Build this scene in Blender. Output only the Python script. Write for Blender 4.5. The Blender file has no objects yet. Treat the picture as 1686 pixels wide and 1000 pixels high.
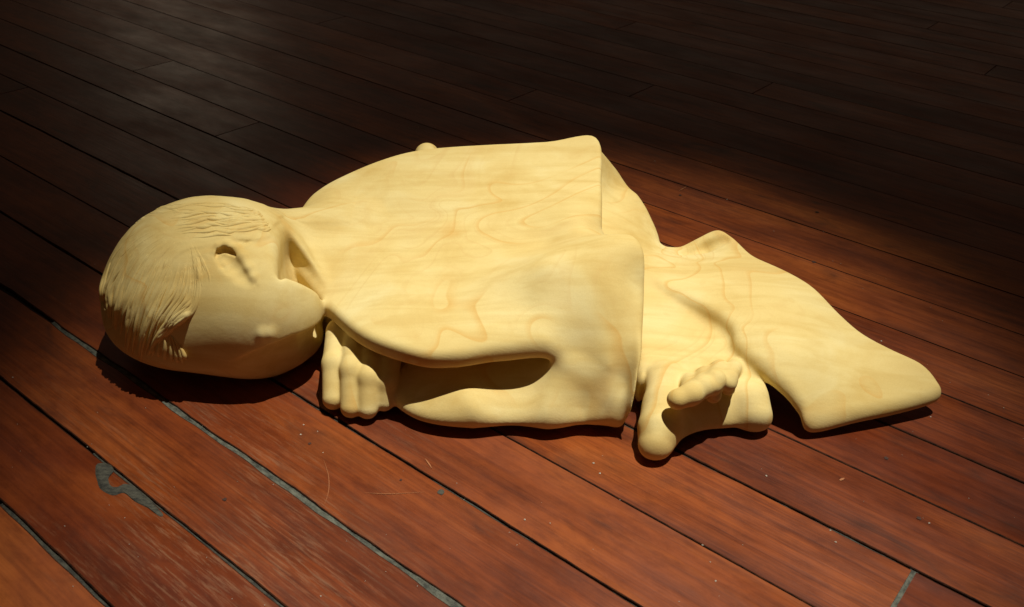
import bpy, bmesh, math, random
import numpy as np
from mathutils import Matrix, Vector

# ------------------------------------------------------------------ camera, light, exposure
S = bpy.context.scene
FPX = 1535.7                       # focal length in pixels of the 1686 px wide photograph
PITCH, ROLL, CAMH, CAMY = math.radians(31.916), math.radians(2.186), 0.6, -0.963
cF = np.array([0, math.cos(PITCH), -math.sin(PITCH)])
cR0 = np.array([1.0, 0, 0]); cU0 = np.cross(cR0, cF)
cR = math.cos(ROLL) * cR0 + math.sin(ROLL) * cU0
cU = -math.sin(ROLL) * cR0 + math.cos(ROLL) * cU0
cC = np.array([0, CAMY, CAMH])
def P(x, y, z=0.0):
    """point at height z above the floor seen at photograph pixel x, y"""
    d = cF * FPX + cR * (x - 843) + cU * (500 - y)
    return cC + d * ((z - cC[2]) / d[2])

cam = bpy.data.cameras.new('camera'); camo = bpy.data.objects.new('camera', cam)
S.collection.objects.link(camo); S.camera = camo
m = Matrix.Identity(4)
for i, v in enumerate((cR, cU, -cF, cC)):
    for j in range(3): m[j][i] = float(v[j])
camo.matrix_world = m
cam.sensor_width = 36; cam.lens = 36 * FPX / 1686
cam.clip_start = 0.01; cam.clip_end = 60
cam.dof.use_dof = True; cam.dof.focus_distance = 1.12; cam.dof.aperture_fstop = 14.0

w = bpy.data.worlds.new('World'); S.world = w; w.use_nodes = True
w.node_tree.nodes['Background'].inputs[0].default_value = (1.0, 0.66, 0.42, 1)
w.node_tree.nodes['Background'].inputs[1].default_value = 0.032

LDIR = Vector((0.17, 0.09, 1.0)).normalized()       # towards the light
AIM = Vector((0.045, -0.25, 0.0))
sp = bpy.data.lights.new('window_sunlight', 'SPOT'); spo = bpy.data.objects.new('window_sunlight', sp)
S.collection.objects.link(spo)
spo.location = AIM + LDIR * 12.0
lx = (Vector((1, 0, 0)) - LDIR * LDIR.x).normalized(); ly = LDIR.cross(lx)
spo.rotation_euler = Matrix((lx, ly, LDIR)).transposed().to_euler()
spo.scale = (0.73, 0.94, 1.0)
sp.energy = 7700; sp.color = (1.0, 0.95, 0.84); sp.shadow_soft_size = 0.05
sp.spot_size = math.radians(8.4); sp.spot_blend = 1.0

ar = bpy.data.lights.new('far_window', 'AREA'); aro = bpy.data.objects.new('far_window', ar)
S.collection.objects.link(aro)
ar.shape = 'RECTANGLE'; ar.size = 0.9; ar.size_y = 1.3; ar.energy = 1.4; ar.color = (1.0, 0.78, 0.55)
aro.location = (-2.2, 5.0, 1.5)
aro.rotation_euler = (Vector((-2.2, 5.0, 1.5)) - Vector((-0.6, 1.2, 0))).to_track_quat('Z', 'Y').to_euler()

a2 = bpy.data.lights.new('added_far_sheen_light', 'AREA'); a2o = bpy.data.objects.new('added_far_sheen_light', a2)  # wide unseen lamp, added to put a dim sheen on the far boards
S.collection.objects.link(a2o)
a2.shape = 'RECTANGLE'; a2.size = 9.0; a2.size_y = 2.2; a2.energy = 2.6; a2.color = (1.0, 0.78, 0.58)
a2o.location = (0.6, 7.0, 1.9)
a2o.rotation_euler = (Vector((0.6, 7.0, 1.9)) - Vector((0.0, 1.0, 0))).to_track_quat('Z', 'Y').to_euler()

S.view_settings.view_transform = 'Standard'; S.view_settings.look = 'None'
S.view_settings.exposure = 0; S.view_settings.gamma = 1
S.render.engine = 'CYCLES'

# ------------------------------------------------------------------ material helpers
def newmat(name):
    mt = bpy.data.materials.new(name); mt.use_nodes = True
    nt = mt.node_tree; b = nt.nodes['Principled BSDF']
    return mt, nt, b
def node(nt, t, **kw):
    n = nt.nodes.new(t)
    for k, v in kw.items(): setattr(n, k, v)
    return n
def ramp(nt, src, stops, interp='LINEAR'):
    r = nt.nodes.new('ShaderNodeValToRGB'); r.color_ramp.interpolation = interp
    e = r.color_ramp.elements
    while len(e) < len(stops): e.new(0.5)
    for q, (p, c) in zip(e, stops):
        q.position = p; q.color = (*c, 1) if len(c) == 3 else c
    nt.links.new(src, r.inputs[0]); return r
def mapping(nt, src, scale=(1, 1, 1), loc=(0, 0, 0), rot=(0, 0, 0)):
    mp = nt.nodes.new('ShaderNodeMapping')
    mp.inputs['Scale'].default_value = scale; mp.inputs['Location'].default_value = loc
    mp.inputs['Rotation'].default_value = rot
    nt.links.new(src, mp.inputs['Vector']); return mp.outputs[0]
def noise(nt, vec, scale, detail=4, rough=0.5, dist=0.0):
    n = nt.nodes.new('ShaderNodeTexNoise')
    n.inputs['Scale'].default_value = scale; n.inputs['Detail'].default_value = detail
    n.inputs['Roughness'].default_value = rough; n.inputs['Distortion'].default_value = dist
    if vec is not None: nt.links.new(vec, n.inputs['Vector'])
    return n
def mix(nt, fac, a, b, mode='MIX'):
    n = nt.nodes.new('ShaderNodeMix'); n.data_type = 'RGBA'; n.blend_type = mode
    for sock, v in ((n.inputs[0], fac), (n.inputs[6], a), (n.inputs[7], b)):
        if isinstance(v, (int, float)): sock.default_value = v
        elif isinstance(v, tuple): sock.default_value = (*v, 1)
        else: nt.links.new(v, sock)
    return n.outputs[2]
def math_node(nt, op, a, b=None, c=None):
    n = nt.nodes.new('ShaderNodeMath'); n.operation = op
    for s, v in zip(n.inputs, (a, b, c)):
        if v is None: continue
        if isinstance(v, (int, float)): s.default_value = v
        else: nt.links.new(v, s)
    return n.outputs[0]

# ------------------------------------------------------------------ floor boards
YAW = math.radians(-37.883)
dv = np.array([math.cos(YAW), math.sin(YAW)]); nv = np.array([-dv[1], dv[0]])
def F2W(u, v):                      # floor units (camera heights, along / across the boards) -> world
    q = (dv * u + nv * v) * CAMH
    return q[0], q[1] + CAMY

def make_wood():
    mt, nt, b = newmat('varnished_red_pine')
    L = nt.links
    geo = node(nt, 'ShaderNodeTexCoord'); oi = node(nt, 'ShaderNodeObjectInfo')
    off = node(nt, 'ShaderNodeVectorMath', operation='MULTIPLY_ADD')
    rv = node(nt, 'ShaderNodeCombineXYZ')
    L.new(oi.outputs['Random'], rv.inputs[0]); L.new(oi.outputs['Random'], rv.inputs[1]); L.new(oi.outputs['Random'], rv.inputs[2])
    L.new(rv.outputs[0], off.inputs[0]); off.inputs[1].default_value = (17.3, 7.1, 3.7)
    L.new(geo.outputs['Object'], off.inputs[2])
    v = off.outputs[0]
    grain = noise(nt, mapping(nt, v, (3.0, 130, 20)), 1.0, 5, 0.6, 0.6)
    fine = noise(nt, mapping(nt, v, (9, 520, 40)), 1.0, 4, 0.7)
    broad = noise(nt, mapping(nt, v, (4, 14, 4)), 1.0, 4, 0.55, 0.5)
    base = ramp(nt, broad.outputs[0], [(0.25, (0.11, 0.022, 0.006)), (0.5, (0.235, 0.052, 0.010)), (0.75, (0.35, 0.092, 0.016))])
    g = ramp(nt, grain.outputs[0], [(0.3, (0.62, 0.55, 0.5)), (0.55, (1, 1, 1)), (0.8, (1.12, 1.15, 1.1))])
    c = mix(nt, 0.8, base.outputs[0], g.outputs[0], 'MULTIPLY')
    f2 = ramp(nt, fine.outputs[0], [(0.38, (0.55, 0.50, 0.46)), (0.58, (1.10, 1.10, 1.08))])
    gm = math_node(nt, 'MULTIPLY_ADD', math_node(nt, 'FRACT', math_node(nt, 'MULTIPLY', oi.outputs['Random'], 7.7)), 0.55, 0.18)
    c = mix(nt, gm, c, f2.outputs[0], 'MULTIPLY')
    # per board tone
    tone = ramp(nt, oi.outputs['Random'], [(0.0, (0.58, 0.46, 0.42)), (0.5, (0.95, 0.93, 0.9)), (1.0, (1.18, 1.28, 1.25))])
    c = mix(nt, 1.0, c, tone.outputs[0], 'MULTIPLY')
    mo = noise(nt, mapping(nt, v, (30, 75, 30)), 1.0, 6, 0.7, 0.2)
    c = mix(nt, 0.8, c, ramp(nt, mo.outputs[0], [(0.32, (0.66, 0.60, 0.55)), (0.52, (1, 1, 1)), (0.70, (1.16, 1.18, 1.15))]).outputs[0], 'MULTIPLY')
    # dark stains and knots
    kn = noise(nt, mapping(nt, v, (9, 26, 9)), 1.0, 3, 0.6, 0.8)
    kf = ramp(nt, kn.outputs[0], [(0.55, (0, 0, 0)), (0.66, (0.30, 0.30, 0.30)), (0.78, (0.8, 0.8, 0.8))])
    c = mix(nt, kf.outputs[0], c, (0.035, 0.012, 0.007))
    # worn pale scuffs, streaked along the grain, strongest towards the near left of the floor
    ws = noise(nt, mapping(nt, v, (22, 300, 9)), 1.0, 5, 0.75, 0.3)
    wb = noise(nt, mapping(nt, v, (3.5, 10, 4), (3, 5, 1)), 1.0, 3, 0.5)
    pos = node(nt, 'ShaderNodeNewGeometry')
    dist = node(nt, 'ShaderNodeVectorMath', operation='DISTANCE')
    L.new(pos.outputs['Position'], dist.inputs[0]); dist.inputs[1].default_value = (-0.30, -0.42, 0)
    near = ramp(nt, math_node(nt, 'MULTIPLY', dist.outputs['Value'], 1.0), [(0.12, (1, 1, 1)), (0.36, (0.0, 0.0, 0.0))])
    a1 = ramp(nt, ws.outputs[0], [(0.50, (0, 0, 0)), (0.66, (1, 1, 1))])
    a2 = ramp(nt, wb.outputs[0], [(0.42, (0, 0, 0)), (0.62, (1, 1, 1))])
    wf = math_node(nt, 'MULTIPLY', a1.outputs[0], a2.outputs[0])
    wf = math_node(nt, 'MULTIPLY', wf, math_node(nt, 'ADD', math_node(nt, 'MULTIPLY', near.outputs[0], 0.40), 0.05))
    c = mix(nt, wf, c, (0.30, 0.155, 0.07))
    L.new(c, b.inputs['Base Color'])
    rn = noise(nt, mapping(nt, v, (5, 12, 5)), 1.0, 5, 0.65)
    ro = ramp(nt, rn.outputs[0], [(0.3, (0.30, 0.30, 0.30)), (0.7, (0.48, 0.48, 0.48))])
    L.new(mix(nt, wf, ro.outputs[0], (0.8, 0.8, 0.8)), b.inputs['Roughness'])
    b.inputs['Specular IOR Level'].default_value = 0.42
    bp = node(nt, 'ShaderNodeBump'); bp.inputs['Strength'].default_value = 0.22; bp.inputs['Distance'].default_value = 0.0012
    hsum = math_node(nt, 'ADD', math_node(nt, 'MULTIPLY', grain.outputs[0], 0.8), math_node(nt, 'MULTIPLY', fine.outputs[0], 0.35))
    und = noise(nt, mapping(nt, v, (6, 20, 6)), 1.0, 2)
    hsum = math_node(nt, 'ADD', hsum, math_node(nt, 'MULTIPLY', und.outputs[0], 1.6))
    L.new(hsum, bp.inputs['Height']); L.new(bp.outputs[0], b.inputs['Normal'])
    return mt
WOOD = make_wood()

def make_filler(name, c0, c1):
    mt, nt, b = newmat(name)
    tc = node(nt, 'ShaderNodeTexCoord')
    n1 = noise(nt, mapping(nt, tc.outputs['Object'], (1, 2.2, 1)), 75, 6, 0.8)
    r = ramp(nt, n1.outputs[0], [(0.38, c0), (0.62, c1)])
    nt.links.new(r.outputs[0], b.inputs['Base Color']); b.inputs['Roughness'].default_value = 0.75
    n2 = noise(nt, tc.outputs['Object'], 260, 4, 0.7)
    bp = node(nt, 'ShaderNodeBump'); bp.inputs['Strength'].default_value = 0.6; bp.inputs['Distance'].default_value = 0.001
    nt.links.new(n2.outputs[0], bp.inputs['Height']); nt.links.new(bp.outputs[0], b.inputs['Normal'])
    return mt
FILL = make_filler('grey_seam_putty', (0.020, 0.022, 0.016), (0.13, 0.135, 0.10))
FILL2 = make_filler('dark_seam_putty', (0.010, 0.010, 0.007), (0.075, 0.072, 0.05))
EDGE = make_filler('grimy_board_edge', (0.012, 0.006, 0.004), (0.07, 0.022, 0.008))
EDGE.node_tree.nodes['Principled BSDF'].inputs['Specular IOR Level'].default_value = 0.1
DARK = make_filler('dark_seam_dirt', (0.008, 0.006, 0.004), (0.03, 0.022, 0.014))

def link(name, me, mt=None, parent=None):
    o = bpy.data.objects.new(name, me); S.collection.objects.link(o)
    if mt: me.materials.append(mt)
    if parent: o.parent = parent
    return o

floor = bpy.data.objects.new('floor', None); S.collection.objects.link(floor); floor['kind'] = 'structure'
seam = {0: .331, 1: .478, 2: .627, 3: .785, 4: .939, 5: 1.0955, 6: 1.248, 7: 1.394, 8: 1.549, 9: 1.703, 10: 1.855, 11: 2.013,
        12: 2.180, 13: 2.331, 14: 2.485, 15: 2.640}
for k in range(-1, -5, -1): seam[k] = seam[k + 1] - 0.152
for k in range(16, 34): seam[k] = seam[k - 1] + 0.154
gapmm = {0: 3.4, 1: 2.2, 2: 5.2, 3: 2.4, 4: 0.7, 5: 2.4, 6: 0.6, 7: 1.4, 8: 0.8, 9: 1.0, 10: 0.6, 11: 1.3, 12: 0.7, 13: 1.0, 14: 0.6, 15: 1.4}
ends = {5: [(-1.2, 0.0)], }
joint = {  # row -> u of the end joints
    4: [-0.112], 8: [-2.802], 12: [-1.746], 13: [-2.813], 14: [-1.494], 5: [-2.884], 9: [-1.04], 18: [-1.955], 7: [-2.15]}
rnd = random.Random(4)
def wob(t, s): return math.sin(t * 9.1 + s) * 0.5 + math.sin(t * 23.7 + 2.1 * s) * 0.3 + math.sin(t * 61 + 3.3 * s) * 0.2
def plank(u0, u1, v0, v1, g0, g1, ge0, ge1, row):
    """one floor board with rounded arrises and slightly wavering edges; local x runs along the board"""
    bm = bmesh.new()
    L = (u1 - u0) * CAMH; n = max(2, int(L / 0.02)) if v0 < 2.1 else max(2, int(L / 0.15))
    rows = []
    W = (v1 - v0) * CAMH; h = 0.012; bev = 0.0009 if v0 < 1.6 else 0.0006
    tilt = rnd.uniform(-0.0005, 0.0005)
    for i in range(n + 1):
        t = ge0 * 0.5 + (L - ge0 * 0.5 - ge1 * 0.5) * i / n
        ya = g0 * 0.5 * (1 + 0.55 * wob(t * 3, row * 1.7)); yb = W - g1 * 0.5 * (1 + 0.55 * wob(t * 3.7, row * 1.7 + 5.2))
        prof = [(ya, -h), (ya, -bev), (ya + bev * 0.35, -bev * 0.3), (ya + bev * 1.3, tilt * -0.5), (yb - bev * 1.3, tilt * 0.5), (yb - bev * 0.35, -bev * 0.3), (yb, -bev), (yb, -h)]
        rows.append([bm.verts.new((t, y, z)) for y, z in prof])
    for a, b_ in zip(rows[:-1], rows[1:]):
        for j in range(7):
            f_ = bm.faces.new((a[j], b_[j], b_[j + 1], a[j + 1])); f_.material_index = 0 if j == 3 else 1
    bm.faces.new(rows[0]); bm.faces.new(rows[-1][::-1])
    bmesh.ops.recalc_face_normals(bm, faces=bm.faces)
    me = bpy.data.meshes.new('plank'); bm.to_mesh(me); bm.free()
    o = link('plank', me, WOOD, floor); me.materials.append(EDGE)
    x, y = F2W(u0, v0); o.location = (x, y, 0); o.rotation_euler = (0, 0, YAW)
    return o
planks = {}
for k in range(-4, 33):
    js = joint.get(k, [])
    lo, hi = -6.2, 3.2
    if k > 15: hi = 3.6
    cuts = [lo] + sorted(js) + [hi]
    if k not in joint and k > 15:
        cuts = [lo, rnd.uniform(-4, 1.5), hi]
    g0 = gapmm.get(k, 0.9) / 1000; g1 = gapmm.get(k + 1, 0.9) / 1000
    for a, b_ in zip(cuts[:-1], cuts[1:]):
        ge = 0.004 if k == 4 else 0.0022
        planks[(k, len(planks))] = plank(a, b_, seam[k], seam[k + 1], g0, g1, ge, ge, k)
# what fills the seams: a bed of dirt under all boards, and grey putty in the wide ones
def strip(name, u0, u1, v0, v1, z, mt):
    bm = bmesh.new()
    L = (u1 - u0) * CAMH; W = (v1 - v0) * CAMH; n = max(1, int(L / 0.01))
    pr = []
    for i in range(n + 1):
        t = L * i / n; dz = rnd.uniform(-0.0004, 0.0004)
        pr.append([bm.verts.new((t, 0, z + dz)), bm.verts.new((t, W / 2, z + dz - 0.0003)), bm.verts.new((t, W, z + dz))])
    for a, b_ in zip(pr[:-1], pr[1:]):
        for j in (0, 1): bm.faces.new((a[j], b_[j], b_[j + 1], a[j + 1]))
    me = bpy.data.meshes.new(name); bm.to_mesh(me); bm.free()
    o = link(name, me, mt, floor); x, y = F2W(u0, v0); o.location = (x, y, 0); o.rotation_euler = (0, 0, YAW)
    return o
bed = bpy.data.meshes.new('seam_dirt')
c4 = [F2W(-7, -.6), F2W(4, -.6), F2W(4, 6), F2W(-7, 6)]
bed.from_pydata([(x, y, -0.006) for x, y in c4], [], [(0, 1, 2, 3)]); link('seam_dirt', bed, DARK, floor)
for k, u0, u1, z in ((2, -1.6, 0.9, -0.0016), (1, -1.2, 0.6, -0.002), (0, -1.2, 0.5, -0.0026), (3, -1.2, 1.2, -0.0026), (5, -0.7, -0.09, -0.0022)):
    strip('seam_putty', u0, u1, seam[k] - 0.006, seam[k] + 0.006, z, FILL if k == 2 else FILL2)
o = strip('seam_putty', 0, 0.18, 0, 0.012, -0.002, FILL)
x, y = F2W(-0.106, 0.925); o.location = (x, y, 0); o.rotation_euler = (0, 0, YAW + math.pi / 2)

def catmull(pts, n=8, closed=True):
    p = np.asarray(pts, float); N = len(p); out = []
    for i in range(N if closed else N - 1):
        if closed: a, b, c, d = p[i - 1], p[i], p[(i + 1) % N], p[(i + 2) % N]
        else: a, b, c, d = p[max(i - 1, 0)], p[i], p[i + 1], p[min(i + 2, N - 1)]
        for t in np.linspace(0, 1, n, endpoint=False):
            out.append(0.5 * ((2 * b) + (c - a) * t + (2 * a - 5 * b + 4 * c - d) * t * t + (3 * b - a - 3 * c + d) * t ** 3))
    if not closed: out.append(p[-1])
    return np.array(out)
# repairs, nail heads, scratches and dust on the boards
def blob(name, pix, z, mt, wob_=0.0):
    q = catmull([P(x, y, 0) for x, y in pix], 4); c_ = q.mean(0)
    vs = [(p_[0], p_[1], z - 0.0007) for p_ in q] + [tuple((p_ + (c_ - p_) * 0.12)[:2]) + (z,) for p_ in q]; n = len(q)
    me = bpy.data.meshes.new(name); me.from_pydata(vs, [], [(i, (i + 1) % n, n + (i + 1) % n, n + i) for i in range(n)] + [tuple(range(n, 2 * n))]); me.update()
    return link(name, me, mt, floor)
blob('putty_patch', [(160, 764), (157, 778), (160, 792), (166, 806), (186, 816), (204, 812), (222, 826), (246, 838), (262, 850), (268, 846), (244, 822), (220, 802), (206, 797), (192, 803), (180, 800), (176, 786), (186, 772), (178, 764)], 0.0007, FILL2)
STAIN = make_filler('dark_nail_stain', (0.02, 0.008, 0.004), (0.06, 0.02, 0.008))
def disc(name, x, y, r, mt):
    c_ = P(x, y, 0); n = 10; vs = [(c_[0] + r * (1 + 0.25 * math.sin(3.1 * i + x)) * math.cos(6.2832 * i / n), c_[1] + r * (1 + 0.2 * math.cos(2.3 * i + y)) * math.sin(6.2832 * i / n), 0.0006) for i in range(n)]
    me = bpy.data.meshes.new(name); me.from_pydata(vs, [], [tuple(range(n))]); return link(name, me, mt, floor)
disc('nail_hole', 726, 811, .0034, FILL2)
for x, y, r in ((510, 731, .0028), (660, 791, .0022), (1459, 755, .0040), (1513, 854, .0038), (370, 823, .0035), (1120, 322, .004), (1340, 432, .005), (1345, 350, .005)): disc('nail_hole', x, y, r * 0.55, STAIN)
PALE, nt_, b_ = newmat('scratched_varnish'); b_.inputs['Base Color'].default_value = (0.34, 0.125, 0.04, 1); b_.inputs['Roughness'].default_value = 0.6
def scratch(pix, wd):
    q = catmull([P(x, y, 0) for x, y in pix], 6, False); t = np.gradient(q, axis=0); t /= np.linalg.norm(t, axis=1)[:, None]; n = np.stack([-t[:, 1], t[:, 0], 0 * t[:, 0]], 1)
    k = np.sin(np.linspace(0.1, 3.04, len(q)))[:, None] * wd; up = np.array((0, 0, .0006)); vs = np.concatenate([q + n * k + up, q - n * k + up]); m_ = len(q)
    me = bpy.data.meshes.new('scratch'); me.from_pydata(vs.tolist(), [], [(i, i + 1, m_ + i + 1, m_ + i) for i in range(m_ - 1)]); link('scratch', me, PALE, floor)
scratch([(533, 758), (541, 785), (541, 810), (534, 833)], .0003); scratch([(700, 756), (706, 764), (711, 772)], .0007); scratch([(600, 812), (640, 814), (700, 811)], .0003); scratch([(1382, 792), (1390, 788)], .0012); scratch([(1118, 315), (1130, 308)], .0008)
DUST, nt_, b_ = newmat('pale_dust'); b_.inputs['Base Color'].default_value = (0.55, 0.5, 0.4, 1); b_.inputs['Roughness'].default_value = 0.9
dv_, df_ = [], []; rd = random.Random(8)
spots = [(495, 716), (523, 711), (532, 746), (977, 763), (988, 780), (1157, 898), (1169, 926), (1178, 957), (1262, 784), (906, 862), (864, 856), (1376, 893), (21, 622), (674, 212), (717, 211), (689, 210), (1170, 268), (1078, 266), (1197, 329), (1451, 562), (1532, 687), (528, 982), (500, 700), (1530, 862), (1367, 874)]
spots += [(rd.uniform(0, 1686), rd.uniform(650, 1000)) for _ in range(70)] + [(rd.uniform(0, 1686), rd.uniform(120, 640)) for _ in range(50)]
for j, (x, y) in enumerate(spots):
    c_ = P(x, y, 0); r = rd.uniform(.0006, .0012) if j < 25 else rd.uniform(.0002, .0006); k = len(dv_)
    for i in range(5): dv_.append((c_[0] + r * rd.uniform(.6, 1.3) * math.cos(1.2566 * i), c_[1] + r * rd.uniform(.5, 1.2) * math.sin(1.2566 * i), .0004))
    dv_.append((c_[0], c_[1], .0004 + r * 0.8)); df_ += [(k + i, k + (i + 1) % 5, k + 5) for i in range(5)]
me = bpy.data.meshes.new('dust'); me.from_pydata(dv_, [], df_); du = link('dust', me, DUST)
du['kind'] = 'stuff'; du['label'] = 'tiny pale specks of dust scattered over the boards'; du['category'] = 'dust'

# ------------------------------------------------------------------ the carved figure: a signed distance field
VOX = 0.00125
GX = (-0.52, 0.52); GY = (-0.335, 0.275); GZ = (-0.008, 0.200)
nx, ny, nz = [int(round((b_ - a) / VOX)) + 1 for a, b_ in (GX, GY, GZ)]
ax = np.linspace(GX[0], GX[0] + (nx - 1) * VOX, nx).astype(np.float32)
ay = np.linspace(GY[0], GY[0] + (ny - 1) * VOX, ny).astype(np.float32)
az = np.linspace(GZ[0], GZ[0] + (nz - 1) * VOX, nz).astype(np.float32)
D = np.full((nx, ny, nz), 0.05, np.float32)
LAB = np.zeros((nx, ny, nz), np.uint8)
CLOTH, HEAD, HAND, FOOT, HAIR, EAR, FINGER, TOE = 0, 1, 2, 3, 4, 5, 10, 20

def box(lo, hi):
    s = []
    for a, l, h, n in ((ax, lo[0], hi[0], nx), (ay, lo[1], hi[1], ny), (az, lo[2], hi[2], nz)):
        i0 = int(np.clip(np.searchsorted(a, l), 0, n)); i1 = int(np.clip(np.searchsorted(a, h), 0, n)); s.append(slice(i0, i1))
    return tuple(s)
def grid(s):
    return ax[s[0]][:, None, None], ay[s[1]][None, :, None], az[s[2]][None, None, :]
def smin(a, b, k):
    if k <= 0: return np.minimum(a, b)
    h = np.maximum(k - np.abs(a - b), 0) / k
    return np.minimum(a, b) - h * h * k * 0.25
def smax(a, b, k): return -smin(-a, -b, k)
def add(s, d, k, lab):
    old = D[s]
    LAB[s] = np.where(d < old, np.uint8(lab), LAB[s])
    D[s] = smin(old, d.astype(np.float32), k)
def cut(s, d, k): D[s] = smax(D[s], -d.astype(np.float32), k)

def ell_d(c, r, rot=None):
    c = np.asarray(c, float); r = np.asarray(r, float); R_ = max(r) + 0.03
    s = box(c - R_, c + R_); x, y, z = grid(s)
    x, y, z = x - c[0], y - c[1], z - c[2]
    if rot is not None:
        M = np.array(rot.to_matrix()).T
        x, y, z = [M[i, 0] * x + M[i, 1] * y + M[i, 2] * z for i in range(3)]
    k0 = np.sqrt((x / r[0]) ** 2 + (y / r[1]) ** 2 + (z / r[2]) ** 2)
    k1 = np.sqrt((x / r[0] ** 2) ** 2 + (y / r[1] ** 2) ** 2 + (z / r[2] ** 2) ** 2) + 1e-6
    return s, k0 * (k0 - 1) / k1
def cap_d(a, b, ra, rb):
    a = np.asarray(a, float); b = np.asarray(b, float); R_ = max(ra, rb) + 0.025
    s = box(np.minimum(a, b) - R_, np.maximum(a, b) + R_); x, y, z = grid(s)
    v = b - a; L2 = max(1e-9, float(v @ v))
    t = np.clip(((x - a[0]) * v[0] + (y - a[1]) * v[1] + (z - a[2]) * v[2]) / L2, 0, 1)
    d = np.sqrt((x - a[0] - t * v[0]) ** 2 + (y - a[1] - t * v[1]) ** 2 + (z - a[2] - t * v[2]) ** 2)
    return s, d - (ra + (rb - ra) * t)
def chain(pts, rad, k, lab, kk=0.004):
    """a tube along pts, one limb of the carving"""
    pts = [np.asarray(p, float) for p in pts]
    lo = np.min(pts, 0) - max(rad) - 0.025; hi = np.max(pts, 0) + max(rad) + 0.025
    s = box(lo, hi); x, y, z = grid(s); d = None
    for a, b, ra, rb in zip(pts[:-1], pts[1:], rad[:-1], rad[1:]):
        v = b - a; L2 = max(1e-9, float(v @ v))
        t = np.clip(((x - a[0]) * v[0] + (y - a[1]) * v[1] + (z - a[2]) * v[2]) / L2, 0, 1)
        q = np.sqrt((x - a[0] - t * v[0]) ** 2 + (y - a[1] - t * v[1]) ** 2 + (z - a[2] - t * v[2]) ** 2) - (ra + (rb - ra) * t)
        d = q if d is None else smin(d, q, kk)
    if lab is None: cut(s, d, k)
    else: add(s, d, k, lab)
def tps(xy, z, lam=1e-5):
    n = len(xy); r2 = ((xy[:, None] - xy[None]) ** 2).sum(-1)
    K = 0.5 * r2 * np.log(r2 + 1e-12) + lam * np.eye(n)
    Pm = np.c_[np.ones(n), xy]; A = np.block([[K, Pm], [Pm.T, np.zeros((3, 3))]])
    sol = np.linalg.solve(A, np.r_[z, 0, 0, 0])
    def ev(X, Y):
        out = sol[n] + sol[n + 1] * X + sol[n + 2] * Y
        for i in range(n):
            q = (X - xy[i, 0]) ** 2 + (Y - xy[i, 1]) ** 2
            out = out + sol[i] * 0.5 * q * np.log(q + 1e-12)
        return out
    return ev
def poly_sd(poly, X, Y):
    d = np.full(X.shape, 1e9); ins = np.zeros(X.shape, bool)
    for (x0, y0), (x1, y1) in zip(poly, np.roll(poly, -1, 0)):
        ex, ey = x1 - x0, y1 - y0; L2 = ex * ex + ey * ey + 1e-12
        t = np.clip(((X - x0) * ex + (Y - y0) * ey) / L2, 0, 1)
        d = np.minimum(d, (X - x0 - t * ex) ** 2 + (Y - y0 - t * ey) ** 2)
        if abs(y1 - y0) > 1e-12:
            c = ((y0 > Y) != (y1 > Y)) & (X < (x1 - x0) * (Y - y0) / (y1 - y0) + x0); ins ^= c
    d = np.sqrt(d); return np.where(ins, -d, d)
def W3(q): return P(*q) if len(q) == 3 else np.asarray(q[:3], float)     # (px, py, z) or (x, y, z, 'w')
def layer(outline, inner=(), bottom=-0.02, thick=None, rt=0.012, rb=0.01, k=0.01, lab=0, lam=1e-6, grow=0.0):
    """a draped sheet: top height interpolated through the points, walls along the outline"""
    o = np.array([W3(q) for q in outline]); pl = catmull(o, 8)
    pts = np.vstack([o, np.array([W3(q) for q in inner])]) if len(inner) else o
    f = tps(pts[:, :2], pts[:, 2], lam)
    lo = np.r_[pl[:, :2].min(0) - 0.03, GZ[0] - 1]; hi = np.r_[pl[:, :2].max(0) + 0.03, pl[:, 2].max() + 0.07]
    s = box(lo, hi); X, Y = np.meshgrid(ax[s[0]].astype(float), ay[s[1]].astype(float), indexing='ij')
    T = f(X, Y); SD = poly_sd(pl[:, :2], X, Y) - grow
    gx, gy = np.gradient(T, VOX); cs = 1 / np.sqrt(1 + np.clip(gx * gx + gy * gy, 0, 6))
    z = az[s[2]][None, None, :]
    d = ((z - T[..., None]) * cs[..., None]).astype(np.float32)
    d = smax(d, SD[..., None].astype(np.float32), rt)
    if thick is not None:
        B = T - thick if not callable(thick) else T - thick(X, Y, SD)
        d = smax(d, ((B[..., None] - z) * cs[..., None]).astype(np.float32), rb)
    else: d = smax(d, (bottom - z) + 0 * d, rb)
    add(s, d, k, lab)

def tube_px(pts, rad, k, lab, kk=0.004): chain([W3(q) for q in pts], rad, k, lab, kk)
# ---- head
def H(x, y, push=0.0):
    """point of the carving seen at pixel x, y, pushed along the line of sight"""
    d = cF * FPX + cR * (x - 843) + cU * (500 - y); d = d / np.linalg.norm(d)
    t = np.arange(0.6, 1.6, 0.0008); q = cC + d * t[:, None]
    i = np.round((q - np.array([GX[0], GY[0], GZ[0]])) / VOX).astype(int)
    ok = ((i >= 0) & (i < np.array(D.shape))).all(1); v = np.where(ok, D[tuple(np.clip(i, 0, np.array(D.shape) - 1).T)], 1)
    j = np.argmax(v < 0) if (v < 0).any() else len(t) - 1
    tt = t[j] + np.linspace(-.004, .004, 41); w_ = tri(cC + d * tt[:, None]); n_ = np.argmax(w_ < 0) if (w_ < 0).any() else 20
    t0 = tt[n_]
    if n_ > 0 and w_[n_] < 0: t0 = tt[n_ - 1] + (tt[n_] - tt[n_ - 1]) * w_[n_ - 1] / (w_[n_ - 1] - w_[n_])
    return cC + d * (t0 + push)
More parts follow.
